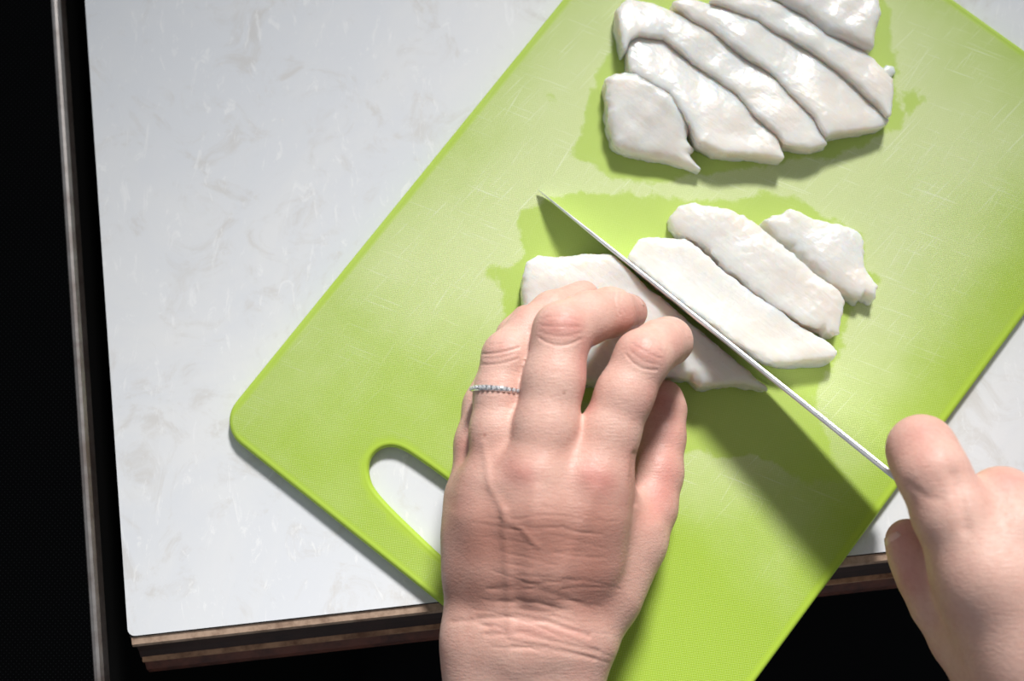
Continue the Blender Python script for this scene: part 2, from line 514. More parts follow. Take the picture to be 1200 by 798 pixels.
WET = [
    [(573, 312), (600, 306), (616, 296), (607, 262), (612, 244), (640, 234), (672, 222), (700, 221), (730, 226), (770, 232), (800, 238), (850, 236), (885, 229), (930, 226), (945, 240), (985, 262), (1008, 275), (1016, 300), (1022, 318), (1035, 328), (1018, 345), (1000, 366), (992, 392), (984, 420), (978, 440), (962, 452), (950, 472), (960, 500), (990, 560), (940, 560), (880, 535), (800, 530), (760, 540), (680, 470), (610, 440), (604, 392), (590, 372), (588, 345), (578, 334)],
    [(672, 180), (690, 130), (706, 80), (724, 30), (735, -20), (1030, -30), (1040, 20), (1052, 60), (1048, 100), (1052, 150), (1010, 172), (960, 184), (880, 196), (820, 206), (760, 212), (716, 208), (700, 195)],
    [(1056, 108), (1072, 106), (1088, 116), (1082, 124), (1064, 128)],
    [(640, 112), (652, 110), (660, 116), (648, 122)],
]
def make_board():
    sl = slot_outline()
    prof_o = [(0.0026, 0.0), (0.0020, 0.0), (0.0012, 0.0001), (0.0005, -0.0005), (0.0001, -0.0012), (0.0, -0.0020), (0.0, -0.0032), (0.0006, -0.0042), (0.0018, -0.0047)]
    vs, fs, rim = [], [], []
    def ring(pts, z, r):
        i0 = len(vs)
        for p in pts:
            w = B0 + BX * p[0] + BY * p[1]
            vs.append((w[0], w[1], BT * 0.001 + z)); rim.append(r)
        return i0, len(pts)
    def bridge(a, b):
        n = a[1]
        for i in range(n): fs.append((a[0] + i, a[0] + (i + 1) % n, b[0] + (i + 1) % n, b[0] + i))
    inner = rrect(prof_o[0][0]); hole = offset(sl, prof_o[0][0])
    # tessellated top
    gx = np.arange(0.004, BW - 0.004, 0.0025); gy = np.arange(0.004, BL - 0.004, 0.0025)
    G = np.array([(x, y) for x in gx for y in gy])
    keep = (poly_sdf(G[:, 0], G[:, 1], inner) < -0.001) & (poly_sdf(G[:, 0], G[:, 1], hole) > 0.001)
    G = G[keep]
    allp = np.concatenate([inner, hole, G])
    ni, nh = len(inner), len(hole)
    edges = [(i, (i + 1) % ni) for i in range(ni)] + [(ni + i, ni + (i + 1) % nh) for i in range(nh)]
    cv, ce, cf, ov, oe, of = delaunay_2d_cdt([Vector(p) for p in allp], edges, [], 0, 1e-7)
    cv = np.array([tuple(v) for v in cv])
    cen = np.array([cv[list(f)].mean(0) for f in cf])
    ok = (poly_sdf(cen[:, 0], cen[:, 1], inner) < 0) & (poly_sdf(cen[:, 0], cen[:, 1], hole) > 0)
    ring(cv, 0.0, 0.0)
    fs.extend([tuple(f) for f, k in zip(cf, ok) if k])
    prev = ring(inner, 0, 0.0)
    for ins, z in prof_o[1:]:
        cur = ring(rrect(ins), z, 1.0); bridge(prev, cur); prev = cur
    lo_o = prev
    prev = ring(hole, 0, 0.0)
    for ins, z in prof_o[1:]:
        cur = ring(offset(sl, ins), z, 1.0); bridge(prev, cur); prev = cur
    # underside
    bo = np.array(vs[lo_o[0]:lo_o[0] + lo_o[1]])[:, :2]; bh = np.array(vs[prev[0]:prev[0] + prev[1]])[:, :2]
    both = np.concatenate([bo, bh]); no, nh2 = len(bo), len(bh)
    ed = [(i, (i + 1) % no) for i in range(no)] + [(no + i, no + (i + 1) % nh2) for i in range(nh2)]
    r = delaunay_2d_cdt([Vector(p) for p in both], ed, [], 0, 1e-7)
    uv = np.array([tuple(v) for v in r[0]]); i0 = len(vs)
    for p in uv: vs.append((p[0], p[1], BT * 0.001 + prof_o[-1][1])); rim.append(1.0)
    uc = np.array([uv[list(f)].mean(0) for f in r[2]])
    ok = (poly_sdf(uc[:, 0], uc[:, 1], bo) < 0) & (poly_sdf(uc[:, 0], uc[:, 1], bh) > 0)
    fs.extend([tuple(i0 + k for k in f) for f, q in zip(r[2], ok) if q])
    vs = np.array(vs)
    root = empty('cutting_board', (B0[0], B0[1], 0.0), 'lime green textured plastic cutting board with a hand slot', 'cutting board')
    o = mesh_obj('board_body', vs, fs, M_BOARD, root)
    bm = bmesh.new(); bm.from_mesh(o.data)
    bmesh.ops.remove_doubles(bm, verts=bm.verts, dist=1e-6)
    bmesh.ops.recalc_face_normals(bm, faces=bm.faces)
    bm.to_mesh(o.data); bm.free()
    n = len(o.data.vertices); co = np.empty(n * 3); o.data.vertices.foreach_get('co', co)
    wv = co.reshape(-1, 3) + np.array(root.location)
    b = to_b(wv)
    # turn the local axes to the board so that its woven grid runs along its edges
    o.rotation_euler = (0, 0, BA)
    R = np.array([[math.cos(-BA), -math.sin(-BA)], [math.sin(-BA), math.cos(-BA)]])
    lv = co.reshape(-1, 3).copy(); lv[:, :2] = lv[:, :2] @ R.T
    o.data.vertices.foreach_set('co', lv.ravel()); o.data.update()
    top = np.abs(wv[:, 2] - BT * 0.001) < 1e-5
    edge = np.minimum(np.minimum(b[:, 0], BW - b[:, 0]), np.minimum(b[:, 1], BL - b[:, 1]))
    rimv = np.where(top, np.clip((0.0036 - edge) / 0.001, 0, 1), 1.0)
    rimv = np.maximum(rimv, np.where(top, np.clip((0.0035 - poly_sdf(b[:, 0], b[:, 1], sl)) / 0.001, 0, 1), 1))
    cx, cy = BW * 0.5, BL * 0.64
    worn = 1.25 - np.maximum(np.abs(b[:, 0] - cx) / (BW * 0.5), np.abs(b[:, 1] - cy) / (BL * 0.42)) * 1.2
    worn = np.clip(np.clip(worn * 1.5, 0, 1) + 0.42 * np.clip(1 - b[:, 0] / BW * 1.4, 0, 1), 0, 1)
    wet = np.full(n, 1e9)
    for poly in WET:
        wp = np.array([P(x, y, BT)[:2] for x, y in poly])
        wet = np.minimum(wet, poly_sdf(wv[:, 0], wv[:, 1], wp))
    for nm, v in (('rim', rimv), ('worn', worn), ('wet', np.clip(-wet, -0.03, 0.03))):
        a = o.data.attributes.new(nm, 'FLOAT', 'POINT'); a.data.foreach_set('value', v.astype(np.float32))
    # two thin rubber rails keep the board off the laminate
    for name, fx in (('rubber_rail', 0.03), ('rubber_rail', BW - 0.03)):
        vs2 = []
        for z in (0.0, 0.0007):
            for x, y in ((fx - .003, .06), (fx + .003, .06), (fx + .003, BL - .02), (fx - .003, BL - .02)):
                w = B0 + BX * x + BY * y; vs2.append((w[0], w[1], z))
        rr = mesh_obj(name, vs2, [(3, 2, 1, 0), (4, 5, 6, 7), (0, 1, 5, 4), (1, 2, 6, 5), (2, 3, 7, 6), (3, 0, 4, 7)], M_SEAM, root, smooth=False)
    return root
make_board()

# ------------------------------------------------------------------ fish
def fish(name, poly, hmm, label, group=None, slant=(0, 0), fall=(0, 0), rnd=2.2, seed=1, zbase=0.15, rough=0.5, h=0.0005, cat='fish piece', grow=0.0004, ridge=0.0):
    """poly: pixel outline; slant: shift of the sides per unit height; fall: slope of the top"""
    zmid = BT + hmm * 0.5
    w = np.array([P(x, y, zmid)[:2] for x, y in poly])
    c = w.mean(0)
    z0 = BT * 0.001 + zbase * 0.001; H = hmm * 0.001; r = rnd * 0.001
    ext = H + 0.004 + (abs(fall[0]) + abs(fall[1])) * 0.03
    lo = np.array([w[:, 0].min() - 0.004, w[:, 1].min() - 0.004, z0 - 0.003]); hi = np.array([w[:, 0].max() + 0.004, w[:, 1].max() + 0.004, z0 + ext])
    fd = Field(lo, hi, h)
    X, Y = np.meshgrid(fd.ax[0].astype(float), fd.ax[1].astype(float), indexing='ij')
    d2 = poly_sdf(X, Y, w) - grow
    pts2 = np.stack([X, Y, X * 0], -1)
    top = z0 + H + fall[0] * (X - c[0]) + fall[1] * (Y - c[1])
    top = top + 0.0009 * lattice_noise(pts2, 0.016, seed + 3) * (0.5 + rough) + ridge * 0.001 * lattice_noise(pts2, 0.007, seed + 9)
    # the flesh thins a little towards its outline
    top = top - 0.0008 * np.clip(1 + d2 / 0.006, 0, 1) ** 2
    Z = fd.ax[2][None, None, :].astype(float)
    pts3 = np.stack(np.broadcast_arrays(X[:, :, None], Y[:, :, None], Z), -1)
    n1 = lattice_noise(pts3, 0.0055, seed); n2 = lattice_noise(pts3, 0.0022, seed + 1); n3 = lattice_noise(pts3, 0.0011, seed + 2)
    a = d2[:, :, None] + r + rough * 0.001 * (0.8 * n1 + 0.5 * n2 + 0.35 * n3)
    b = Z - top[:, :, None] + r + rough * 0.00016 * (n2 + 0.5 * n3)
    e = z0 - Z + r * 0.5
    q = np.maximum(a, 0) ** 2 + np.maximum(b, 0) ** 2
    F = np.sqrt(q) - r + np.minimum(np.maximum(a, b), 0)
    F = np.maximum(F, z0 - Z)
    co, quads = surface_net(F.astype(np.float32), fd.o, h)
    sh = (co[:, 2] - (z0 + H * 0.5))
    co[:, 0] += slant[0] * sh; co[:, 1] += slant[1] * sh
    # one relaxation pass
    root_loc = (float(c[0]), float(c[1]), z0)
    me = bpy.data.meshes.new(name)
    me.from_pydata((co - np.array(root_loc)).tolist(), [], quads.tolist()); me.update()
    o = bpy.data.objects.new(name, me); COL.objects.link(o); o.location = root_loc
    bm = bmesh.new(); bm.from_mesh(me)
    for _ in range(1): bmesh.ops.smooth_vert(bm, verts=bm.verts, factor=0.5, use_axis_x=True, use_axis_y=True, use_axis_z=True)
    bmesh.ops.recalc_face_normals(bm, faces=bm.faces)
    bm.to_mesh(me); bm.free()
    me.polygons.foreach_set('use_smooth', np.ones(len(me.polygons), bool))
    me.materials.append(M_FISH)
    return tag(o, label, cat, group)

G1 = 'fish slices heaped at the far end of the board'
G2 = 'fish slices freshly cut beside the blade'
S1 = [(707,99),(719,92),(729,91),(745,92),(760,102),(780,114),(797,134),(806,150),(804,165),(812,176),(806,182),(820,198),(800,193),(779,187),(756,183),(732,179),(719,172),(712,147),(710,118)]
S2 = [(735,55),(746,45),(758,48),(777,49),(790,60),(811,78),(837,94),(858,110),(884,141),(906,162),(914,188),(886,184),(860,183),(837,181),(816,171),(807,150),(782,113),(748,96),(737,87)]
S3 = [(723,16),(735,3),(761,8),(787,18),(808,27),(832,39),(858,60),(879,75),(902,89),(924,116),(949,142),(955,155),(964,172),(947,176),(917,171),(908,161),(884,139),(858,108),(837,92),(811,76),(790,58),(777,47),(758,46),(746,44),(735,52),(729,64),(724,40)]
S4 = [(789,8),(803,3),(827,9),(845,13),(860,18),(886,26),(902,38),(923,49),(949,65),(978,86),(1002,107),(1028,131),(1039,143),(1028,151),(1005,155),(978,159),(964,163),(957,155),(951,142),(926,116),(902,87),(879,73),(858,58),(832,37),(808,25)]
S5 = [(832,6),(845,-6),(870,-8),(895,4),(918,12),(941,23),(955,35),(966,46),(986,52),(1007,62),(1023,76),(1041,97),(1042,113),(1036,140),(1028,129),(1002,105),(978,84),(949,63),(923,47),(902,36),(886,24),(860,17),(845,11)]
S6 = [(895,-10),(930,-40),(985,-40),(1015,-15),(1025,2),(1029,22),(1022,40),(1018,62),(1008,60),(986,50),(966,44),(941,20),(918,9)]
tilt = (-0.12, -0.17)
fish('fish_slice', S1, 10, 'short stubby end piece of raw white fish with a ragged pointed corner', G1, (0.1, 0.12), (-0.05, 0.10), 3.0, 11, rough=0.7, ridge=0.5)
fish('fish_slice', S2, 9.5, 'thick raw fish slice lying against the short stubby end piece', G1, (0.10, 0.05), tilt, 1.2, 22, ridge=0.3, grow=0.0008)
fish('fish_slice', S3, 10, 'longest raw fish slice, second from the stubby end piece in the heap', G1, (0.10, 0.05), tilt, 1.2, 33, ridge=0.3, grow=0.0008)
fish('fish_slice', S4, 10, 'raw fish slice in the heap, third from the stubby end piece', G1, (0.10, 0.05), tilt, 1.2, 44, ridge=0.3, grow=0.0008)
fish('fish_slice', S5, 10.5, 'thin raw fish slice in the heap touching the chunky end block', G1, (0.10, 0.05), tilt, 1.2, 55, ridge=0.3, grow=0.0008)
fish('fish_block', S6, 12.5, 'chunky end block of raw white fish closing the heap by the board edge', None, (0.12, 0.14), (-0.05, -0.06), 3.0, 66, ridge=0.4)
fish('fish_flake', [(1032,83),(1039,77),(1047,78),(1049,85),(1042,91),(1034,91)], 3, 'tiny loose flake of white fish beside the heap', None, rnd=0.8, seed=5, rough=0.3, cat='fish flake')
C1 = [(738,300),(747,284),(758,281),(780,281),(799,283),(815,294),(830,306),(849,325),(875,343),(909,367),(933,385),(962,401),(978,414),(975,422),(955,425),(936,426),(917,428),(901,425),(875,411),(849,393),(817,369),(786,346),(770,332),(747,314)]
C2 = [(786,256),(794,246),(808,242),(820,247),(851,250),(867,255),(896,277),(923,301),(949,322),(970,337),(984,351),(982,377),(977,393),(965,394),(962,388),(938,383),(912,367),(883,346),(862,327),(836,306),(823,290),(799,277),(787,265)]
C3 = [(894,262),(904,256),(919,255),(921,248),(930,248),(954,258),(980,263),(1004,272),(1011,283),(1012,317),(1023,340),(1021,352),(1007,346),(1004,352),(986,343),(959,319),(942,306),(928,292),(909,281)]
fish('fish_slice', C1, 9.5, 'long raw fish slice lying right beside the knife blade', G2, (0.16, 0.20), (-0.03, -0.04), 1.2, 71, rough=0.65)
fish('fish_slice', C2, 9, 'middle of the three separate fish slices beyond the knife', G2, (0.16, 0.20), (-0.03, -0.04), 1.2, 82, rough=1.0)
fish('fish_slice', C3, 7, 'small triangular end slice of fish, separate and farthest from the knife', G2, (0.25, 0.30), (-0.03, -0.04), 1.2, 93, rough=1.0)
FL = [(612,330),(617,313),(630,305),(655,307),(690,304),(714,303),(734,321),(756,340),(796,373),(836,405),(874,437),(893,453),(897,457),(884,454),(861,450),(838,453),(819,454),(808,444),(784,443),(740,446),(690,450),(650,448),(622,440),(613,400)]
fish('fish_fillet', FL, 18, 'uncut raw white fish fillet held down under the fingers against the blade', None, (0.0, 0.0), (-0.03, 0.06), 3.2, 101, rough=0.6, ridge=0.4, cat='fish fillet')

# ------------------------------------------------------------------ knife
def make_knife():
    tip = P(630, 222, BT + 2.0); heel = P(1035, 548, BT + 43)
    S = heel - tip; S[2] = 0; 
    mid = 0.5 * (tip + heel); U_ = CAM - mid
    Sn = S / np.linalg.norm(S)
    lean = math.radians(13.0)
    N = np.array([-Sn[1], Sn[0], 0])                       # towards the cut slices
    Uv = EZ * math.cos(lean) - N * math.sin(lean)           # the blade leans towards the cook
    Wv = np.cross(Sn, Uv)
    # put the spine on the measured line
    zt = tip[2]
    def at(s, h, w=0.0): return base + Sn * s + Uv * h + Wv * w
    base = tip - Uv * ((tip[2] - BT * 0.001) / Uv[2])
    heel_foot = heel - Uv * ((heel[2] - BT * 0.001) / Uv[2])
    Sn = heel_foot - base; L = float(np.linalg.norm(Sn)); Sn = Sn / L
    sp = [(0, 2.2), (3, 4.8), (8, 8.5), (18, 14), (35, 19), (60, 23.5), (90, 28), (120, 33), (150, 38.5), (175, 43), (206, 48)]
    ed = [(0, 1.8), (3, 1.0), (8, 0.5), (18, 0.35), (35, 0.35), (60, 0.5), (90, 1.6), (120, 4.0), (150, 7.5), (175, 11), (198, 14.0), (198.01, 14.0), (206, 34)]
    th = [(0, 0.3), (10, 0.9), (40, 1.5), (100, 1.9), (190, 2.3)]
    it = lambda tab, s: np.interp(s, [a for a, b in tab], [b for a, b in tab])
    ss = np.concatenate([np.linspace(0, 20, 14), np.linspace(24, 197.9, 44), [198.02, 206]])
    k = L / 0.186
    vs, fs = [], []
    for s in ss:
        hs, he, t = it(sp, s), it(ed, s), it(th, s) * 0.5
        hh = hs - he
        for (h, w) in ((hs, t * 0.5), (hs - min(0.3, hh * .2), t), (he + hh * 0.25, t * 0.55), (he, 0.04), (he, -0.04), (he + hh * 0.25, -t * 0.55), (hs - min(0.3, hh * .2), -t), (hs, -t * 0.5)):
            vs.append(at(s * 0.001 * k, h * 0.001, w * 0.001))
    n = 8
    for i in range(len(ss) - 1):
        for j in range(n):
            fs.append((i * n + j, i * n + (j + 1) % n, (i + 1) * n + (j + 1) % n, (i + 1) * n + j))
    fs.append(tuple(range(n))[::-1]); fs.append(tuple(range((len(ss) - 1) * n, len(ss) * n)))
    root = empty('chef_knife', at(0, 0), 'thin steel kitchen knife with its tip on the board and handle gripped', 'knife')
    o = mesh_obj('blade', vs, fs, M_BLADE, root, smooth=False); recalc(o)
    # handle: lofted rounded grip in line with the spine
    hv, hf = [], []
    st = [(202, 5.5, 2.6), (205, 7.0, 3.6), (212, 9, 5.5), (224, 10.5, 7.5), (245, 12, 9), (275, 11.5, 8.5), (296, 12.5, 9), (304, 11.5, 8), (307, 8, 5)]
    m = 20
    for s, a, b in st:
        hc = np.interp(s, [202, 307], [40, 54])
        for q in range(m):
            an = 2 * math.pi * q / m
            ca, sa = math.cos(an), math.sin(an)
            hv.append(at(s * 0.001 * k, (hc + a * np.sign(sa) * abs(sa) ** 0.8) * 0.001, b * np.sign(ca) * abs(ca) ** 0.8 * 0.001))
    for i in range(len(st) - 1):
        for j in range(m): hf.append((i * m + j, i * m + (j + 1) % m, (i + 1) * m + (j + 1) % m, (i + 1) * m + j))
    hf.append(tuple(range(m))[::-1]); hf.append(tuple(range((len(st) - 1) * m, len(st) * m)))
    ho = mesh_obj('handle', hv, hf, M_HANDLE, root); recalc(ho)
    return [(at(s * 0.001 * k, (np.interp(s, [202, 307], [40, 54]) + o_) * 0.001), at((s + 21) * 0.001 * k, (np.interp(s + 21, [202, 307], [40, 54]) + o_) * 0.001), r_) for s, r_ in ((203, 4.2), (224, 7.6), (245, 9.0), (266, 9.0), (287, 9.0)) for o_ in (-3, 0, 3)]
GRIP = make_knife()

# ------------------------------------------------------------------ hands
def finish_hand(F, fd, name, label, creases, bumps, reds, shades_and_moles, fine=False, arm=(0, -1, -0.1)):
    co, quads = surface_net(F, fd.o, fd.h)
    me = bpy.data.meshes.new('skin')
    me.from_pydata(co.tolist(), [], quads.tolist()); me.update()
    bm = bmesh.new(); bm.from_mesh(me)
    for _ in range(4): bmesh.ops.smooth_vert(bm, verts=bm.verts, factor=0.5, use_axis_x=True, use_axis_y=True, use_axis_z=True)
    bmesh.ops.recalc_face_normals(bm, faces=bm.faces)
    bd = [e for e in bm.edges if e.is_boundary]
    if bd:
        st = sum((v.co for v in {v for e in bd for v in e.verts}), Vector()) / len({v for e in bd for v in e.verts})
        dv = Vector(arm).normalized()
        for q in range(10):
            r_ = bmesh.ops.extrude_edge_only(bm, edges=bd)
            nv = [g for g in r_['geom'] if isinstance(g, bmesh.types.BMVert)]
            bd = [g for g in r_['geom'] if isinstance(g, bmesh.types.BMEdge) and g.is_boundary]
            cn = sum((v.co for v in nv), Vector()) / len(nv)
            for v in nv:
                rel = v.co - cn
                rel -= dv * rel.dot(dv) * 0.4
                v.co = cn + dv * 0.022 + rel * (1.02 if q < 8 else 0.97)
        bmesh.ops.contextual_create(bm, geom=bd)
        bmesh.ops.triangulate(bm, faces=[f for f in bm.faces if len(f.verts) > 4])
        bmesh.ops.recalc_face_normals(bm, faces=bm.faces)
    if fine:
        bmesh.ops.subdivide_edges(bm, edges=bm.edges[:], cuts=1, use_grid_fill=True)
        for _ in range(2): bmesh.ops.smooth_vert(bm, verts=bm.verts, factor=0.5, use_axis_x=True, use_axis_y=True, use_axis_z=True)
    bm.to_mesh(me); bm.free(); me.update()
    n = len(me.vertices)
    co = np.empty(n * 3); me.vertices.foreach_get('co', co); co = co.reshape(-1, 3)
    no = np.empty(n * 3); me.vertices.foreach_get('normal', no); no = no.reshape(-1, 3)
    px = PX(co)
    view = CAM - co; view /= np.linalg.norm(view, axis=1)[:, None]
    face = np.clip((no * view).sum(1) * 2.0, 0, 1)
    disp = np.zeros(n)
    for line, wpx, dep in creases:
        d = seg_dist(px, line); disp -= dep * np.exp(-(d / wpx) ** 2)
    for line, wpx, hgt in bumps:
        d = seg_dist(px, line); disp += hgt * np.exp(-(d / wpx) ** 2)
    co2 = co + no * (disp * face * 0.001)[:, None]
    red = np.zeros(n); shade_and_mole = np.zeros(n)
    for line, wpx, amt in reds:
        red = np.maximum(red, amt * np.exp(-(seg_dist(px, line) / wpx) ** 2))
    for line, wpx, amt in shades_and_moles:
        shade_and_mole = np.maximum(shade_and_mole, amt * np.exp(-(seg_dist(px, line) / wpx) ** 2))
    me.vertices.foreach_set('co', co2.ravel()); me.update()
    for nm, v in (('red', red), ('tan', shade_and_mole)):
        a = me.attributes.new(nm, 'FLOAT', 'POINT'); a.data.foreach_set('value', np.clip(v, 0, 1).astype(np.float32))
    me.polygons.foreach_set('use_smooth', np.ones(len(me.polygons), bool))
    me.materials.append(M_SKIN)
    base = co2.mean(0); base[2] = co2[:, 2].min()
    root = empty(name, base, label, 'hand')
    me.vertices.foreach_set('co', (co2 - base).ravel()); me.update()
    o = bpy.data.objects.new('skin', me); COL.objects.link(o); o.parent = root
    return root, co2, no

def add_nail(root, dip, tip, dors, length, width, lift=0.00005, shift=0.0):
    """a curved plate lying on the back of the last joint; dip, tip = (x, y, z, r px)"""
    a, ra = P(*dip[:3]), rpx(dip[3], dip[2]); b, rb = P(*tip[:3]), rpx(tip[3], tip[2])
    ax = b - a; ax /= np.linalg.norm(ax)
    dv = np.array(dors, float); dv -= ax * (dv @ ax); dv /= np.linalg.norm(dv)
    sd = np.cross(ax, dv)
    nu, nv = 9, 9
    vs, fs = [], []
    start = b + ax * (rb * 0.28 - length * 0.001 + shift * 0.001)
    for lay in (0, 1):
        for i in range(nu):
            u = i / (nu - 1)
            taper = 1.0 - 0.22 * (2 * u - 1) ** 4
            for j in range(nv):
                t = (j / (nv - 1) * 2 - 1) * taper
                ang = t * width * 0.001 * 0.5 / rb
                drop = 0.0012 * (max(0, u - 0.45) / 0.55) ** 2 + 0.0007 * (max(0, 0.25 - u) / 0.25) ** 2
                rr = rb + lift - drop - lay * 0.0006
                uu = u + 0.06 * (1 - t * t) * (u - 0.4)
                vs.append(start + ax * (uu * length * 0.001) + (dv * math.cos(ang) + sd * math.sin(ang)) * rr)
    for lay in (0, 1):
        for i in range(nu - 1):
            for j in range(nv - 1):
                q = [lay * nu * nv + i * nv + j, lay * nu * nv + i * nv + j + 1, lay * nu * nv + (i + 1) * nv + j + 1, lay * nu * nv + (i + 1) * nv + j]
                fs.append(q if lay == 0 else q[::-1])
    bd = [j for j in range(nv)] + [i * nv + nv - 1 for i in range(1, nu)] + [(nu - 1) * nv + j for j in range(nv - 2, -1, -1)] + [i * nv for i in range(nu - 2, 0, -1)]
    for i in range(len(bd)):
        p, q = bd[i], bd[(i + 1) % len(bd)]
        fs.append((p, p + nu * nv, q + nu * nv, q))
    o = mesh_obj('nail', vs, fs, M_NAIL, root); recalc(o)
    return o

def left_hand():
    lo = np.minimum(P(495, 960, 0), P(495, 960, 95)); hi = np.maximum(P(830, 300, 0), P(830, 300, 0))
    lo = np.array([min(lo[0], P(495, 960, 0)[0]), lo[1] - 0.002, 0.006]); hi = np.array([hi[0], hi[1], 0.088])
    fd = Field(lo, hi, 0.0008)
    index = [(697, 560, 60.5, 36), (714, 508, 61, 34.5), (732, 462, 63, 33), (753, 419, 63, 32), (772, 405, 56, 28.5), (783, 400, 48, 27), (790, 402, 33, 23)]
    middle = [(630, 555, 64.5, 38), (640, 500, 65, 36.5), (649, 445, 66, 35), (659, 388, 65, 33.5), (688, 373, 58, 30), (715, 366, 50, 28), (737, 366, 34, 22)]
    ring = [(582, 566, 55, 35), (583, 505, 55, 31), (585, 460, 55, 28.5), (595, 418, 54, 29), (622, 388, 49, 27), (648, 367, 43, 25), (683, 348, 32, 20)]
    pinky = [(557, 582, 43, 31), (562, 520, 40, 28), (570, 476, 38, 26), (590, 426, 35, 24), (604, 394, 32, 21), (616, 375, 30, 18)]
    thumb = [(705, 690, 38, 50), (738, 632, 33, 42), (757, 594, 28, 35), (768, 555, 25, 31), (773, 512, 21, 29), (778, 480, 18, 25), (779, 466, 15, 21)]
    palm = fd.blank()
    kk = 0.010
    W = [(568, 752, 42, 40), (604, 750, 46, 44), (644, 748, 46, 44), (676, 742, 42, 40)]
    MC = [pinky[0], ring[0], middle[0], index[0]]
    for w, m in zip(W, MC):
        mid = tuple(0.5 * (w[i] + m[i]) + (0, 0, 2.0, 1)[i] for i in range(4))
        mid2 = tuple(0.22 * w[i] + 0.78 * m[i] + (0, 0, 2.2, 1)[i] for i in range(4))
        fd.chain(palm, [w, mid, mid2, m[:3] + (m[3] * 0.96,)], kk)
    for a, b in ((0, 1), (1, 2), (2, 3)):
        fd.chain(palm, [W[a], W[b]], kk)
        ma, mb = MC[a], MC[b]
        fd.chain(palm, [ma[:2] + (ma[2] - 4, ma[3] * 0.85), mb[:2] + (mb[2] - 4, mb[3] * 0.85)], kk)
    # thenar mass and lower palm
    fd.chain(palm, [(690, 700, 34, 44), (720, 630, 36, 40), (712, 575, 46, 30)], kk)
    fd.chain(palm, [(575, 700, 34, 42), (575, 630, 36, 36)], kk)
    # forearm
    fd.chain(palm, [(568, 752, 40, 40), (572, 800, 38, 42), (575, 990, 34, 50)], kk)
    fd.chain(palm, [(668, 752, 40, 40), (650, 805, 38, 47), (652, 990, 34, 54)], kk)
    fd.chain(palm, [(612, 752, 42, 42), (612, 990, 36, 54)], kk)
    F = palm
    for ch, k in ((index, 0.007), (middle, 0.007), (ring, 0.006), (pinky, 0.006), (thumb, 0.006)):
        f = fd.chain(fd.blank(), ch, 0.0035)
        # fingers melt into the palm at their root but stay apart from one another
        F = smin(F, f, k) if ch is index or ch is thumb else smin(F, f, 0.0025)
    # webs between the finger roots
    creases = []
    def arc(c, half, bow, ang):
        ca, sa = math.cos(ang), math.sin(ang)
        return [(c[0] + u * half * ca - bow * (1 - u * u) * sa, c[1] + u * half * sa + bow * (1 - u * u) * ca) for u in np.linspace(-1, 1, 7)]
    # knuckle folds: middle, index, ring finger
    for dy, hl, bw, dep in ((-13, 20, -7, 0.16), (-6, 22, -4, 0.13), (1, 23, 1, 0.16), (8, 24, 5, 0.13), (16, 24, 8, 0.30)):
        creases.append((arc((656, 381 + dy), hl, bw, math.radians(2)), 1.7, dep))
    ax = math.radians(27)
    for dd, hl, bw, dep in ((-14, 15, -6, 0.14), (-7, 17, -3, 0.11), (0, 18, 1, 0.15), (7, 19, 4, 0.12), (14, 20, 6, 0.26)):
        creases.append((arc((758 - dd * math.sin(ax), 412 + dd * math.cos(ax)), hl, bw, ax), 1.6, dep))
    for dd, hl, dep in ((-10, 14, 0.12), (0, 22, 0.38), (6, 18, 0.16), (13, 21, 0.26)):
        creases.append((arc((588 - 2, 411 + dd), hl, 2, math.radians(-10)), 1.7, dep))
    creases.append((arc((795, 381), 13, -3, math.radians(45)), 1.4, 0.22))
    creases.append((arc((790, 386), 14, -3, math.radians(45)), 1.4, 0.14))
    creases.append((arc((724, 355), 14, 3, math.radians(78)), 1.5, 0.22))
    creases.append((arc((730, 355), 12, 3, math.radians(78)), 1.4, 0.12))
    # wrist folds
    for ln, dep in (([(575, 690), (610, 686), (650, 696), (690, 712)], 0.2), ([(560, 725), (605, 722), (640, 728), (690, 745)], 0.45),
                    ([(570, 744), (610, 742), (650, 752), (700, 764)], 0.32), ([(530, 729), (552, 727), (572, 734)], 0.30),
                    ([(600, 758), (640, 760), (697, 772)], 0.35), ([(585, 705), (630, 705), (676, 724)], 0.18), ([(610, 715), (650, 722), (684, 736)], 0.16)):
        creases.append((ln, 3.2, dep * 0.9))
    rg = np.random.default_rng(4)
    for q in range(46):
        cx_, cy_ = rg.uniform(570, 700), rg.uniform(590, 775)
        hl_ = rg.uniform(12, 34); sl_ = rg.normal(0.10, 0.12); bw_ = rg.normal(0, 2)
        creases.append(([(cx_ + u * hl_, cy_ + u * hl_ * sl_ + bw_ * (1 - u * u)) for u in np.linspace(-1, 1, 5)], 1.8, rg.uniform(0.06, 0.15)))
    # thumb side fold and finger grooves
    creases.append(([(744, 532), (741, 560), (745, 590)], 3.5, 0.7))
    bumps = [([(591, 600), (593, 640), (596, 680), (598, 740)], 6, 0.45), ([(591, 600), (575, 570), (567, 520)], 5, 0.35),
             ([(591, 608), (612, 620), (630, 640)], 4, 0.3),
             ([(697, 575), (672, 640), (650, 700)], 9, 0.5), ([(628, 575), (622, 640), (620, 700)], 9, 0.55),
             ([(690, 556), (704, 556)], 15, 0.6), ([(616, 552), (634, 552)], 16, 0.6), ([(578, 566)] * 2, 13, 0.7), ([(534, 580), (532, 600)], 12, 0.5),
             ([(656, 381)] * 2, 16, 0.35), ([(757, 412)] * 2, 14, 0.35), ([(776, 600), (770, 615)], 12, 0.6)]
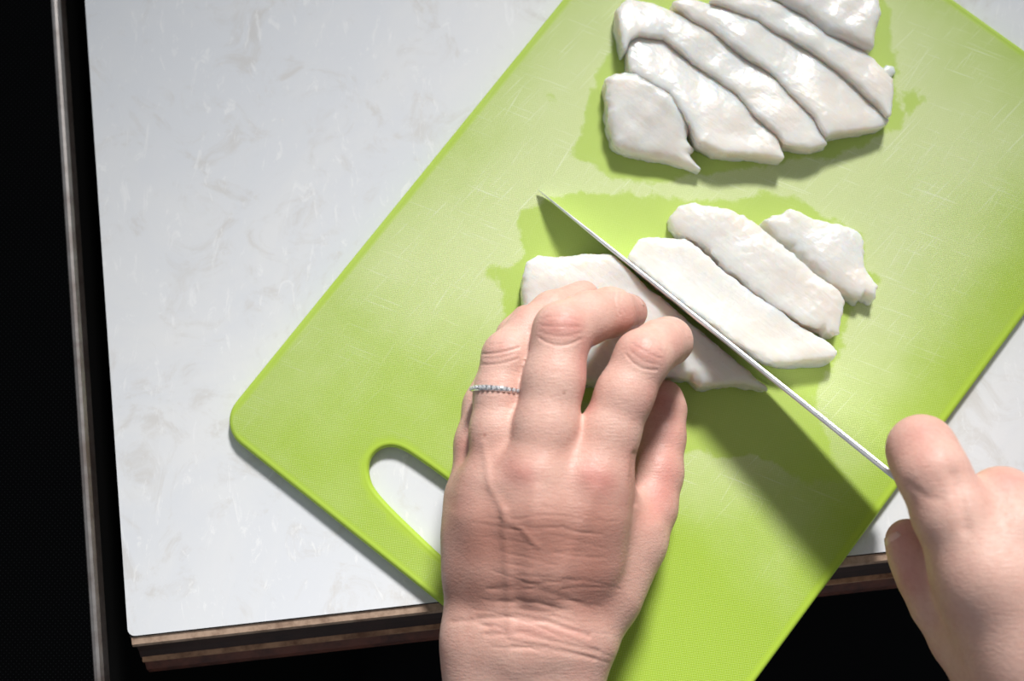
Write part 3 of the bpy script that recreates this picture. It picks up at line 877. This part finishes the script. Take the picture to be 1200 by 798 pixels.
    reds = [([(600, 552), (612, 556)], 17, 0.55), ([(692, 556), (704, 562)], 18, 0.55), ([(642, 382), (672, 382)], 15, 0.62), ([(748, 408), (766, 418)], 14, 0.5),
            ([(580, 412), (592, 409)], 14, 0.25), ([(775, 470), (790, 500), (782, 560), (772, 600)], 24, 0.55), ([(745, 362), (735, 372)], 14, 0.5), ([(800, 398), (795, 420)], 12, 0.3),
            ([(686, 400), (682, 450), (690, 475)], 9, 0.5), ([(536, 590), (545, 520)], 16, 0.3), ([(742, 530), (738, 590)], 10, 0.4), ([(580, 735), (690, 745)], 10, 0.22), ([(605, 360), (612, 358)], 12, 0.4)]
    shades_and_moles = [([(545, 750), (690, 750)], 40, 0.3), ([(570, 635), (690, 635)], 62, 0.85), ([(560, 690), (690, 690)], 42, 0.75), ([(540, 620), (535, 690)], 45, 0.65), ([(700, 610), (690, 690)], 50, 0.85), ([(560, 530), (720, 530)], 30, 0.35), ([(568, 510)] * 2, 2.5, 0.9), ([(586, 625)] * 2, 2.5, 1.0), ([(661, 460)] * 2, 2, 0.7)]  # shade of the back sloping from the light, painted in; last three are moles
    root, co, no = finish_hand(F, fd, 'hand', 'left hand with a ring, fingertips curled on the uncut fish fillet', creases, bumps, reds, shades_and_moles, True)
    add_nail(root, middle[-2], middle[-1], (0.35, 0.55, 0.35), 9.5, 9.5, lift=0.0003)
    add_nail(root, index[-2], index[-1], (0.5, 0.5, 0.1), 9.0, 9.5)
    add_nail(root, ring[-2], ring[-1], (-0.1, 0.5, 0.8), 9.0, 9.0)
    add_nail(root, pinky[-2], pinky[-1], (-0.5, 0.2, 0.8), 7.5, 7.5)
    add_nail(root, thumb[-2], thumb[-1], (0.9, 0.0, 0.45), 10.0, 10.0, lift=0.0004, shift=1.0)
    # the ring
    c = P(585, 459, 55); ax = P(586, 440, 55) - P(582, 480, 55); ax /= np.linalg.norm(ax)
    u = np.cross(ax, EZ); u /= np.linalg.norm(u); v = np.cross(u, ax)
    R = rpx(31.2, 55)
    rt = empty('ring', c - v * R, 'thin silver ring set with small clear stones on the left hand finger', 'ring')
    vs, fs = [], []
    n, m = 64, 10
    for i in range(n):
        a = 2 * math.pi * i / n; rad = u * math.cos(a) + v * math.sin(a)
        for j in range(m):
            b = 2 * math.pi * j / m
            vs.append(c + rad * (R + 0.0006 * math.cos(b)) + ax * 0.0011 * math.sin(b))
    for i in range(n):
        for j in range(m): fs.append((i * m + j, ((i + 1) % n) * m + j, ((i + 1) % n) * m + (j + 1) % m, i * m + (j + 1) % m))
    band = mesh_obj('band', vs, fs, M_SILVER, rt); recalc(band)
    gem = None
    for i in range(34):
        a = 2 * math.pi * (i + 0.5) / 34
        rad = u * math.cos(a) + v * math.sin(a); tg = -u * math.sin(a) + v * math.cos(a)
        p = c + rad * (R + 0.00065)
        if gem is None:
            gv = []
            for rr, hh in ((0.00085, 0.0), (0.00052, 0.00045)):
                for q in range(8):
                    b = 2 * math.pi * q / 8; gv.append((rr * math.cos(b), rr * math.sin(b), hh))
            gv.append((0, 0, -0.0006))
            gf = [(q, (q + 1) % 8, 8 + (q + 1) % 8, 8 + q) for q in range(8)] + [tuple(range(8, 16))] + [((q + 1) % 8, q, 16) for q in range(8)]
            gem = bpy.data.meshes.new('stone'); gem.from_pydata(gv, [], gf); gem.materials.append(M_GEM)
        o = bpy.data.objects.new('stone', gem); COL.objects.link(o); o.parent = rt
        Mx = Matrix((list(ax) , list(tg), list(rad))).transposed().to_4x4()
        Mx.translation = Vector(p - np.array(rt.location))
        o.matrix_local = Mx
    return root
left_hand()

def right_hand():
    index = [(1156, 672, 84, 54), (1116, 602, 86, 44), (1092, 552, 86, 40), (1080, 527, 80, 38), (1076, 536, 64, 32), (1080, 556, 48, 28), (1092, 585, 36, 24)]
    middle = [(1212, 690, 86, 54), (1188, 626, 86, 44), (1174, 592, 80, 42), (1166, 598, 62, 34), (1160, 618, 46, 29), (1140, 652, 34, 25)]
    ring = [(1270, 722, 82, 50), (1246, 664, 80, 42), (1232, 640, 72, 39), (1222, 650, 56, 32), (1214, 670, 42, 28), (1192, 700, 36, 24)]
    pinky = [(1318, 762, 74, 44), (1298, 716, 70, 37), (1286, 694, 62, 34), (1276, 702, 50, 29), (1264, 720, 42, 26), (1240, 742, 38, 22)]
    thumb = [(1190, 800, 66, 62), (1136, 744, 60, 44), (1104, 706, 58, 35), (1084, 674, 57, 31), (1072, 650, 57, 28), (1064, 634, 56, 26)]
    lo = np.array([P(1010, 500, 110)[0], P(1300, 1100, 60)[1], 0.012]); hi = np.array([P(1480, 600, 40)[0], P(1080, 460, 40)[1], 0.112])
    fd = Field(lo, hi, 0.0011)
    palm = fd.blank(); kk = 0.012
    W = [(1262, 880, 78, 56), (1290, 876, 80, 54), (1318, 872, 78, 52), (1342, 868, 74, 48)]
    for w, m in zip(W, (index[0], middle[0], ring[0], pinky[0])):
        mid = tuple(0.5 * (w[i] + m[i]) for i in range(4))
        fd.chain(palm, [w, mid, m], kk)
    fd.chain(palm, [(1190, 810, 66, 62), (1180, 720, 74, 52), (1156, 672, 80, 48)], kk)
    fd.chain(palm, [(1270, 870, 72, 60), (1340, 985, 74, 66), (1450, 1150, 74, 74)], kk)
    fd.chain(palm, [(1320, 850, 72, 56), (1380, 960, 74, 62), (1490, 1125, 74, 70)], kk)
    F = palm
    for ch, k in ((index, 0.008), (middle, 0.004), (ring, 0.004), (pinky, 0.004), (thumb, 0.006)):
        F = smin(F, fd.chain(fd.blank(), ch, 0.004), k)
    # the palm and fingers close around the grip without cutting into it
    grip = fd.blank()
    for a, b, r in GRIP: fd.cone(grip, a, b, r * 0.001, r * 0.001, 0.002)
    F = np.maximum(F, -grip)
    reds = [([(1080, 505), (1070, 520)], 32, 0.35), ([(1052, 625), (1066, 680)], 22, 0.45), ([(1180, 560)] * 2, 26, 0.35)]
    creases = [([(1064, 566), (1084, 582), (1104, 586)], 4, 0.3), ([(1118, 556), (1128, 590), (1132, 620)], 7, 0.8)]
    root, co, no = finish_hand(F, fd, 'hand', 'right hand gripping the knife handle at the edge of the board', creases, [([(1156, 672)] * 2, 24, 0.6)], reds, [], arm=(0.6, -0.8, -0.05))
    add_nail(root, thumb[-2], thumb[-1], (-0.8, -0.3, 0.5), 11.0, 11.5, lift=0.0005, shift=1.5)
    return root
right_hand()
